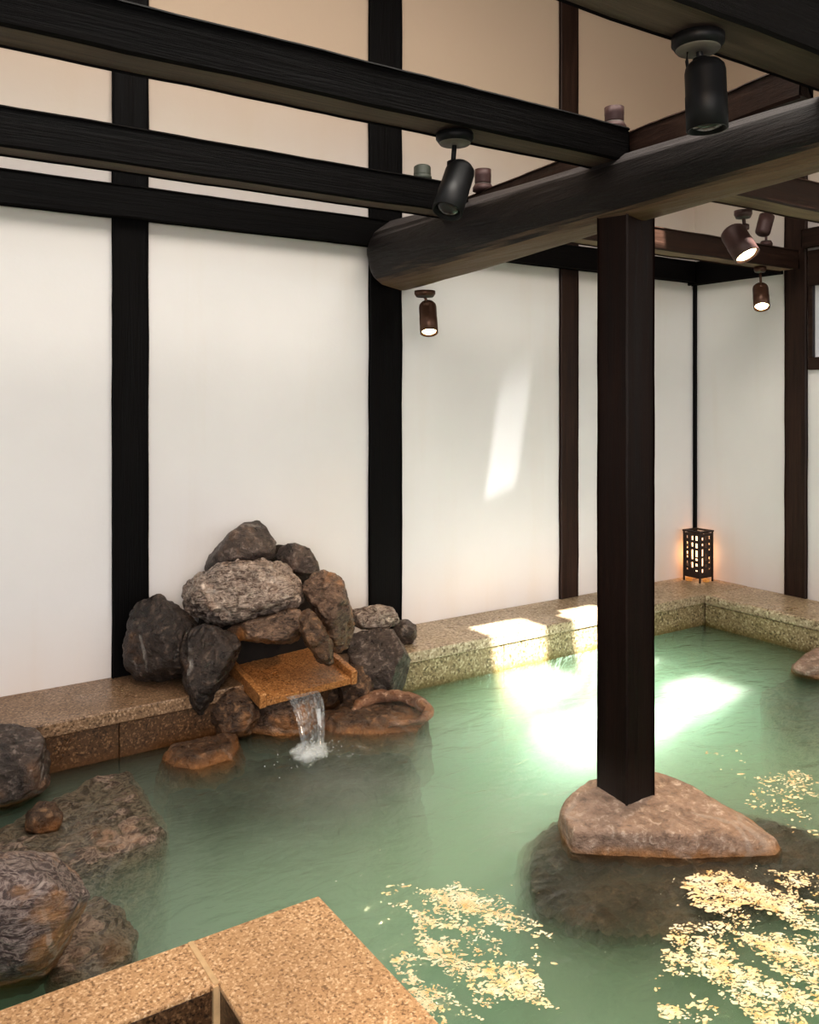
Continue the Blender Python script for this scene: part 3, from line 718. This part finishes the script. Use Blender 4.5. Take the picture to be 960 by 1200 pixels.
# thin steam hanging over the water in front of the fountain
m, nt = new_mat('thin_steam')
v = coords(nt)
n_ = tex(nt, coords(nt, (1, 1, 1.6)), 2.6, 4, 0.55, 0.6)
sx = N(nt, 'ShaderNodeSeparateXYZ'); L(nt, v, sx.inputs[0])
lowf = ramp(nt, sx.outputs[2], [(0.0, 1), (0.3, 0)])
gr = N(nt, 'ShaderNodeTexGradient'); gr.gradient_type = 'SPHERICAL'
L(nt, coords(nt, (1 / 1.15, 1 / 0.75, 1 / 0.75)), gr.inputs[0])
den = mth(nt, 'MULTIPLY', mth(nt, 'MULTIPLY', ramp(nt, n_, [(0.42, 0), (0.72, 1)]), lowf), mth(nt, 'MULTIPLY', ramp(nt, gr.outputs[1], [(0, 0), (0.45, 1)]), 1.0))
pv_ = N(nt, 'ShaderNodeVolumeScatter', Anisotropy=0.2); pv_.inputs[0].default_value = (0.95, 0.94, 0.9, 1)
L(nt, den, pv_.inputs['Density'])
o_ = N(nt, 'ShaderNodeOutputMaterial'); L(nt, pv_.outputs[0], o_.inputs['Volume'])
bm = box_bm(1.1, 3.3, 1.95, 3.45, 0.006, 0.32)
o = obj('steam', bm, m, org=(2.2, 2.7, 0.006))
tag(o, 'thin pale steam drifting low over the water between fountain and post', 'steam', None, 'stuff')

# ------------------------------------------------------------------ reflected glints on the water, modelled as flakes
m, nt = new_mat('gold_glint_flakes')
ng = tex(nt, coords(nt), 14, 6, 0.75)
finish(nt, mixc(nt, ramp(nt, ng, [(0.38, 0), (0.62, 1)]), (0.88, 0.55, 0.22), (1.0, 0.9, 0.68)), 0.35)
M['fleck'] = m  # material of the flakes standing for reflected glints
def in_poly(x, y, poly):
    c_ = False; j = len(poly) - 1
    for i in range(len(poly)):
        if (poly[i][1] > y) != (poly[j][1] > y) and x < (poly[j][0] - poly[i][0]) * (y - poly[i][1]) / (poly[j][1] - poly[i][1]) + poly[i][0]: c_ = not c_
        j = i
    return c_
def glint_flecks(name, label, poly, n, thr, seed, smin, smax):
    """thin irregular flakes standing for reflected glints inside a patch of water, gathered in drifts by noise"""
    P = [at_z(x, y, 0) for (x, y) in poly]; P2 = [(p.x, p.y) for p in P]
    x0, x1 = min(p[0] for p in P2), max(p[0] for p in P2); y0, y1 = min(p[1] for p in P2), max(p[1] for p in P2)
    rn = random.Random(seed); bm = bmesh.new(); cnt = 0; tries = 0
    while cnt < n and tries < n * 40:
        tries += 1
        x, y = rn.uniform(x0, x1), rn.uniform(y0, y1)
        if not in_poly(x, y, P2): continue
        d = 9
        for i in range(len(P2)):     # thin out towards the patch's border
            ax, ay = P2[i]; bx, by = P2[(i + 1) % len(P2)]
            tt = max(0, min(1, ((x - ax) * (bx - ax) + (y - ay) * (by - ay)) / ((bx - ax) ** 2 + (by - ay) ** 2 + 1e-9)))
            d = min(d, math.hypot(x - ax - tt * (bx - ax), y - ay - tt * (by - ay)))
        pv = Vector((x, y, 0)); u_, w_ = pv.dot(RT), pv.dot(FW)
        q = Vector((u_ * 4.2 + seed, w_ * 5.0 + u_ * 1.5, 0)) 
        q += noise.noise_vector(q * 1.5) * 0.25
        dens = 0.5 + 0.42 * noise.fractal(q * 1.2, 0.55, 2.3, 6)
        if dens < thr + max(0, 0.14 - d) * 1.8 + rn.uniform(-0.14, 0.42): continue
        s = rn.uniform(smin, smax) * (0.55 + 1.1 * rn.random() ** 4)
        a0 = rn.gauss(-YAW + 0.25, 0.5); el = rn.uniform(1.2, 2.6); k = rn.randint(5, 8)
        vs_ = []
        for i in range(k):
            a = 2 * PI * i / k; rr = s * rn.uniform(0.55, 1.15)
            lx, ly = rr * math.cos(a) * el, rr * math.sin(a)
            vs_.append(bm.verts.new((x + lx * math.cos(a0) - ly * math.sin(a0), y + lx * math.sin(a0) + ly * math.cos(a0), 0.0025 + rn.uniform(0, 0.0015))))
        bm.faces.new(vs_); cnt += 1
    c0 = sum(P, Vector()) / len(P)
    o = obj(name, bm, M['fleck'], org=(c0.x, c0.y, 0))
    tag(o, label, 'glint_flecks', None, 'stuff')
glint_flecks('glint_flakes', 'golden light glints modelled as flakes over the water right of the foreground granite corner',
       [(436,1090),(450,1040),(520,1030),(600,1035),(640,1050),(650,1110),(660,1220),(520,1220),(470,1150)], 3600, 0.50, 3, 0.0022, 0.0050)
glint_flecks('glint_flakes', 'dense golden light glints modelled as flakes on the water at the lower right, in front of the post rock',
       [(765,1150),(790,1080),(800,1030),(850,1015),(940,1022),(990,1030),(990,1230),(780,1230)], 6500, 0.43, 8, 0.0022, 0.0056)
glint_flecks('glint_flakes', 'few pale light glints modelled as flakes on the water right of the post near the right edge',
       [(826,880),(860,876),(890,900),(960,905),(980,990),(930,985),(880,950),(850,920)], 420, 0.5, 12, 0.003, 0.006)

# ------------------------------------------------------------------ spotlights
def spotlight(mount, joint, head0, head1, r, label, metal, lit, plate_r=0.05, up=False, glow=0.0, aim=None):
    """ceiling spotlight: plate, stem, knuckle and a cylindrical head running from head0 (back) to head1 (lens)"""
    mount, joint, head0, head1 = (Vector(q) for q in (mount, joint, head0, head1))
    s = empty('spotlight', mount, label, 'spotlight', 'spotlights on the beams')
    sg = -1 if not up else 1
    if plate_r:
        obj('mounting_plate', lathe_bm(mount, (0, 0, sg), [(0, plate_r), (0.018, plate_r), (0.022, plate_r * 0.94), (0.03, plate_r * 0.86), (0.036, plate_r * 0.3)]), M[metal], s, True, org=mount)
        obj('plate_cover', lathe_bm(mount + Vector((0, 0, sg * 0.0225)), (0, 0, sg), [(0, plate_r * 0.93), (0.012, plate_r * 0.8), (0.016, plate_r * 0.3)]), M['grey_metal'], s, True, org=mount)
    obj('stem', tube_bm([mount + Vector((0, 0, sg * 0.02)), joint], 0.008, 12), M[metal], s, True, org=mount)
    ax = (head1 - head0); ln = ax.length; ax.normalize()
    obj('knuckle', lathe_bm(joint + Vector((0, 0, 0.014)), (0, 0, -1), [(0, 0.012), (0.004, 0.02), (0.024, 0.02), (0.03, 0.010)]), M[metal], s, True, org=joint)
    prof = [(0, r * 0.45), (ln * 0.03, r * 0.72), (ln * 0.10, r * 0.94), (ln * 0.18, r), (ln * 0.5, r), (ln * 0.52, r * 1.02), (ln, r * 1.02), (ln, r * 0.9), (ln * 0.9, r * 0.86)]
    h = obj('lamp_head', lathe_bm(head0, ax, prof, 32, cap1=True), M[metal], s, True, org=joint)
    obj('lens', lathe_bm(head0 + ax * (ln * 0.915), ax, [(0, r * 0.84), (ln * 0.05, r * 0.7), (ln * 0.08, r * 0.3)], 32), M['lamp_lens' if lit else 'lamp_dark'], h, True, org=joint)
    if lit:
        ld = bpy.data.lights.new('spot_bulb', 'SPOT'); ld.energy = glow; ld.color = (1.0, 0.72, 0.42)
        ld.spot_size = R(95); ld.spot_blend = 0.8; ld.shadow_soft_size = 0.03
        lo = bpy.data.objects.new('spot_bulb', ld); C.objects.link(lo)
        lo.location = head1 + ax * 0.02
        d_ = (Vector(aim) - lo.location) if aim else ax
        lo.rotation_euler = d_.to_track_quat('-Z', 'Y').to_euler()
    return s

zA = 2.468
mA = at_z(533, 157, zA)
tA = (mA - CAM).dot(FW)
spotlight(mA, at_t(531, 193, tA), at_t(542, 193, tA + 0.02), at_t(524, 248, tA - 0.05), 0.049, 'black spotlight under the longest left rafter, tilted to the left', 'black_metal', False, 0.062)
mG = at_z(818, 43, 2.472); tG = (mG - CAM).dot(FW)
big_spot = spotlight(mG, at_t(822, 74, tG), at_t(826, 70, tG), at_t(829, 152, tG), 0.048, 'large black spotlight hanging straight down at the top right', 'black_metal', False, 0.062)
obj('supply_cable', tube_bm([at_t(806, 58, tG), at_t(805, 72, tG), at_t(807, 84, tG)], 0.004, 10), M['black_metal'], big_spot, True, org=mG)
mL = at_z(498, 341, 2.205); tL = (mL - CAM).dot(FW)
spotlight(mL, at_t(500, 356, tL), at_t(501, 354, tL + 0.05), at_t(503, 390, tL - 0.03), 0.05, 'lit bronze spotlight under the far end of the round log', 'bronze_metal', True, 0.06, glow=34, aim=(2.0, 3.3, 0.0))
mF = at_z(871, 247, 2.468); tF = (mF - CAM).dot(FW)
spotlight(mF, at_t(873, 266, tF), at_t(856, 268, tF + 0.02), at_t(876, 300, tF - 0.05), 0.058, 'lit dark spotlight tilted down to the right, right of the post', 'plum_metal', True, 0.04, glow=130, aim=(2.75, 1.35, 0))
mE = at_y(891, 316, 3.46); mE.z = 2.468; tE = (mE - CAM).dot(FW)
spotlight(mE, at_t(892, 336, tE), at_t(891, 334, tE + 0.05), at_t(893, 360, tE - 0.05), 0.05, 'glowing amber spotlight hanging lowest near the right wall column', 'bronze_metal', True, 0.04, glow=26, aim=(4.2, 3.0, 0))
m6 = at_y(898, 289, 3.44); m6.z = 2.608; t6 = (m6 - CAM).dot(FW)
spotlight(m6, at_t(898, 274, t6), at_t(893, 276, t6), at_t(899, 253, t6 + 0.02), 0.048, 'reddish spotlight turned upward on top of the grey-brown rafter', 'plum_metal', False, 0.04, True)
mU = at_y(720, 152, 2.27); mU.z = 2.606; tU = (mU - CAM).dot(FW)
spotlight(mU, mU + Vector((0, 0, 0.035)), mU + Vector((0, 0, 0.03)), mU + Vector((0, 0, 0.09)), 0.036, 'short cylindrical uplight on the end of the longest rafter', 'plum_metal', False, 0.045, True)
mV = at_y(566, 224, 3.31); mV.z = 2.616
spotlight(mV, mV + Vector((0, 0, 0.03)), mV + Vector((0, 0, 0.03)), mV + Vector((0, 0, 0.105)), 0.04, 'cylindrical uplight behind the tilted black spotlight on the round log', 'plum_metal', False, 0.05, True)
mW = at_y(495, 212, 3.31); mW.z = 2.616
spotlight(mW, mW + Vector((0, 0, 0.015)), mW + Vector((0, 0, 0.075)), mW + Vector((0, 0, 0.0)), 0.04, 'low greenish dome lamp peeping over the second left rafter', 'olive_metal', False, 0.045, True)

# ------------------------------------------------------------------ lantern in the corner
LX, LY, LS, LH = 5.30, 4.12, 0.145, 0.35
ln = empty('lattice_lantern', (LX + LS / 2, LY + LS / 2, ZL), 'small square lattice lantern glowing orange in the corner of the ledge', 'lantern')
Z0 = ZL + 0.022
def lattice(face):
    """pierced metal panel: a plate with rectangular openings, built as the bars between them"""
    bm = bmesh.new()
    rows = {'a': [[(.0, .40, .12), (.0, .70, .30), (.0, .48, .70), (.0, .30, .0)]]}
    colsx = [(0.16, 0.30), (0.42, 0.58), (0.70, 0.86)]
    cuts = {0: ([(0.86, 0.93), (0.64, 0.79), (0.44, 0.58), (0.26, 0.37), (0.18, 0.22)],
                [(0.83, 0.93), (0.69, 0.78), (0.42, 0.63), (0.24, 0.36)],
                [(0.83, 0.93), (0.67, 0.77), (0.48, 0.62), (0.40, 0.45), (0.28, 0.34), (0.17, 0.20)]),
            1: ([(0.84, 0.90), (0.72, 0.77), (0.50, 0.65), (0.29, 0.46), (0.15, 0.23)],
                [(0.84, 0.92), (0.68, 0.77), (0.40, 0.55), (0.25, 0.32)],
                [(0.84, 0.92), (0.72, 0.77), (0.60, 0.67), (0.33, 0.48), (0.20, 0.25)])}[face]
    th = 0.006
    def bar(u0, u1, v0, v1):
        if face in (0,):   # -X side, spans Y (u runs right to left seen from outside)
            box_bm(LX, LX + th, LY + LS * (1 - u1), LY + LS * (1 - u0), Z0 + LH * v0, Z0 + LH * v1, bm=bm)
        else:
            box_bm(LX + LS * u0, LX + LS * u1, LY, LY + th, Z0 + LH * v0, Z0 + LH * v1, bm=bm)
    edges = [0.05] + [e for c_ in colsx for e in c_] + [0.95]
    for i in range(0, len(edges), 2): bar(edges[i], edges[i + 1], 0.03, 0.97)
    for (c0, c1), cl in zip(colsx, cuts):
        zs = [0.03] + [e for q in sorted(cl) for e in q] + [0.97]
        for i in range(0, len(zs), 2): bar(c0, c1, zs[i], zs[i + 1])
    return bm
pn = [obj('lattice_panel', lattice(0), M['lattice'], ln, org=(LX, LY, ZL)), obj('lattice_panel', lattice(1), M['lattice'], ln, org=(LX, LY, ZL))]
for q, dx, dy in ((pn[0], LS - 0.006, 0), (pn[1], 0, LS - 0.006)):
    c_ = q.copy(); C.objects.link(c_); c_.location = Vector(q.location) + Vector((dx, dy, 0)); c_.parent = ln
    c_.matrix_parent_inverse = q.matrix_parent_inverse
for (x, y) in ((LX, LY), (LX + LS, LY), (LX, LY + LS), (LX + LS, LY + LS)):
    obj('corner_bar', box_bm(x - 0.006, x + 0.006, y - 0.006, y + 0.006, ZL, Z0 + LH, 0.002, 1), M['lattice'], ln, org=(x, y, ZL))
bm = box_bm(LX - 0.008, LX + LS + 0.008, LY - 0.008, LY + 0.012, Z0 + LH, Z0 + LH + 0.012)
box_bm(LX - 0.008, LX + LS + 0.008, LY + LS - 0.012, LY + LS + 0.008, Z0 + LH, Z0 + LH + 0.012, bm=bm)
box_bm(LX - 0.008, LX + 0.012, LY + 0.012, LY + LS - 0.012, Z0 + LH, Z0 + LH + 0.012, bm=bm)
box_bm(LX + LS - 0.012, LX + LS + 0.008, LY + 0.012, LY + LS - 0.012, Z0 + LH, Z0 + LH + 0.012, bm=bm)
obj('top_frame', bm, M['lattice'], ln, org=(LX, LY, ZL))
obj('glowing_shade', lathe_bm((LX + LS / 2, LY + LS / 2, Z0 + 0.02), (0, 0, 1), [(0, 0.046), (LH - 0.06, 0.046)], 24, cap0=False, cap1=False), M['paper'], ln, True, org=(LX, LY, ZL))
for (x, y) in ((LX - 0.012, LY + 0.085), (LX + 0.06, LY - 0.012)):
    obj('foot_pad', box_bm(x, x + 0.035, y, y + 0.035, ZL, ZL + 0.024, 0.004), M['pad'], ln, org=(x, y, ZL))
pl = bpy.data.lights.new('lantern_bulb', 'POINT'); pl.energy = 3.0; pl.color = (1, 0.45, 0.16); pl.shadow_soft_size = 0.03
po = bpy.data.objects.new('lantern_bulb', pl); C.objects.link(po); po.location = (LX + LS + 0.03, LY + LS + 0.03, Z0 + LH * 0.45)

# ------------------------------------------------------------------ light
def area(name, loc, target, sx, sy, e, col):
    d = bpy.data.lights.new(name, 'AREA'); d.shape = 'RECTANGLE'; d.size = sx; d.size_y = sy; d.energy = e; d.color = col
    o = bpy.data.objects.new(name, d); C.objects.link(o); o.location = loc
    o.rotation_euler = (Vector(target) - Vector(loc)).to_track_quat('-Z', 'Y').to_euler(); return o
sd = bpy.data.lights.new('sun', 'SUN'); sd.energy = 48; sd.angle = R(0.8); sd.color = (1.0, 0.93, 0.82)
so = bpy.data.objects.new('sun', sd); C.objects.link(so)
sun_dir = Vector((0.165, 0.8, -1.0)).normalized()
sd.color = (1.0, 0.965, 0.91)
so.rotation_euler = sun_dir.to_track_quat('-Z', 'Y').to_euler()
area('daylight_front', (-0.6, -1.9, 2.0), (2.4, 4.0, 1.0), 3.6, 1.8, 168, (1.0, 0.95, 0.92))
area('roof_daylight', (1.6, 2.0, 4.5), (1.7, 2.6, 0), 4.0, 2.2, 185, (1.0, 0.95, 0.88))
area('daylight_right', (4.6, -1.6, 2.4), (4.4, 3.8, 0.8), 1.8, 1.8, 45, (1.0, 0.94, 0.86))
area('warm_rim_lamp', (0.7, 0.5, 2.5), (1.0, 1.9, 0.1), 0.25, 0.25, 14, (1.0, 0.66, 0.36))

# added spots imitating sunlight thrown back up onto the wall by the pool surface: a sharp slanted patch and a soft glow
def up_spot(name, loc, target, size, energy, blend):
    rl = bpy.data.lights.new(name, 'SPOT'); rl.energy = energy; rl.color = (0.97, 0.985, 1.0)
    rl.spot_size = R(size); rl.spot_blend = blend; rl.shadow_soft_size = 0.01
    ro = bpy.data.objects.new(name, rl); C.objects.link(ro); ro.location = loc
    ro.rotation_euler = (Vector(target) - Vector(loc)).to_track_quat('-Z', 'Y').to_euler()
    return rl, ro
gl_loc = Vector((2.95, 3.0, 0.03))
rl, ro = up_spot('pool_glint', gl_loc, at_y(597, 522, YW), 62, 105, 0.1)
inv = ro.rotation_euler.to_matrix().inverted()
def uv_of(px, py):
    d = inv @ (at_y(px, py, YW) - gl_loc); return d.x / -d.z, d.y / -d.z
(ult, vt), (urt, vt2), (ulb, vb), (urb, vb2) = uv_of(586, 452), uv_of(623, 456), uv_of(569, 584), uv_of(604, 590)
rl.use_nodes = True; nt = rl.node_tree
em = [n for n in nt.nodes if n.type == 'EMISSION'][0]
tc = N(nt, 'ShaderNodeTexCoord'); sx = N(nt, 'ShaderNodeSeparateXYZ'); L(nt, tc.outputs['Normal'], sx.inputs[0])
az = mth(nt, 'ABSOLUTE', sx.outputs[2])
u_ = mth(nt, 'DIVIDE', sx.outputs[0], az); v_ = mth(nt, 'DIVIDE', sx.outputs[1], az)
f_ = mth(nt, 'DIVIDE', mth(nt, 'SUBTRACT', v_, vb), vt - vb)
lo_ = mth(nt, 'ADD', mth(nt, 'MULTIPLY', f_, ult - ulb), ulb); hi_ = mth(nt, 'ADD', mth(nt, 'MULTIPLY', f_, urt - urb), urb)
def edge(x, soft): return mth(nt, 'ADD', mth(nt, 'DIVIDE', x, soft), 0.5, True)
msk = mth(nt, 'MULTIPLY', edge(mth(nt, 'SUBTRACT', u_, lo_), 0.025), edge(mth(nt, 'SUBTRACT', hi_, u_), 0.025))
msk = mth(nt, 'MULTIPLY', msk, mth(nt, 'MULTIPLY', edge(f_, 0.16), edge(mth(nt, 'SUBTRACT', 1.0, f_), 0.3)))
L(nt, msk, em.inputs['Strength'])
for (gx, ge) in ((3.25, 13), (4.1, 9)):
    g_, go_ = up_spot('pool_glow', (gx, 3.25, 0.36), (gx + 0.1, 4.34, 0.45), 110, ge, 1.0)
    g_.shadow_soft_size = 0.2
pl_ = bpy.data.lights.new('pool_fill', 'SPOT'); pl_.energy = 62; pl_.color = (1, 0.95, 0.86); pl_.spot_size = R(105); pl_.spot_blend = 1.0; pl_.shadow_soft_size = 0.15  # added fill spot brightening the pool, no fixture
po_ = bpy.data.objects.new('pool_fill', pl_); C.objects.link(po_); po_.location = (1.5, 2.0, 2.42)
po_.rotation_euler = (Vector((1.75, 2.35, 0)) - Vector(po_.location)).to_track_quat('-Z', 'Y').to_euler()
fl_ = bpy.data.lights.new('fountain_fill', 'SPOT'); fl_.energy = 75; fl_.color = (1, 0.74, 0.5); fl_.spot_size = R(34); fl_.spot_blend = 0.9; fl_.shadow_soft_size = 0.12  # added warm fill on the fountain rocks, no fixture
fo_ = bpy.data.objects.new('fountain_fill', fl_); C.objects.link(fo_); fo_.location = (0.5, 2.0, 2.35)
fo_.rotation_euler = (Vector((1.85, 3.95, 0.3)) - Vector(fo_.location)).to_track_quat('-Z', 'Y').to_euler()
W = bpy.data.worlds.new('world'); bpy.context.scene.world = W; W.use_nodes = True
nt = W.node_tree; nt.nodes.clear()
bg = N(nt, 'ShaderNodeBackground', Strength=0.55); o_ = N(nt, 'ShaderNodeOutputWorld')
tc = N(nt, 'ShaderNodeTexCoord'); sx = N(nt, 'ShaderNodeSeparateXYZ'); L(nt, tc.outputs['Generated'], sx.inputs[0])
L(nt, ramp(nt, mth(nt, 'ADD', mth(nt, 'MULTIPLY', sx.outputs[2], 0.5), 0.5), [(0.45, (0.3, 0.28, 0.26)), (0.51, (1.5, 1.7, 2.0)), (0.62, (1.5, 1.7, 2.0)), (0.75, (0.5, 0.55, 0.65))]), bg.inputs[0])
L(nt, bg.outputs[0], o_.inputs[0])

sc = bpy.context.scene
sc.view_settings.view_transform = 'Standard'
sc.view_settings.look = 'Medium High Contrast'
sc.view_settings.exposure = -0.33
sc.cycles.use_denoising = True
sc.cycles.max_bounces = 8
sc.cycles.volume_bounces = 6
sc.cycles.transparent_max_bounces = 12
sc.cycles.sample_clamp_indirect = 6
sc.cycles.caustics_reflective = False
sc.cycles.caustics_refractive = False
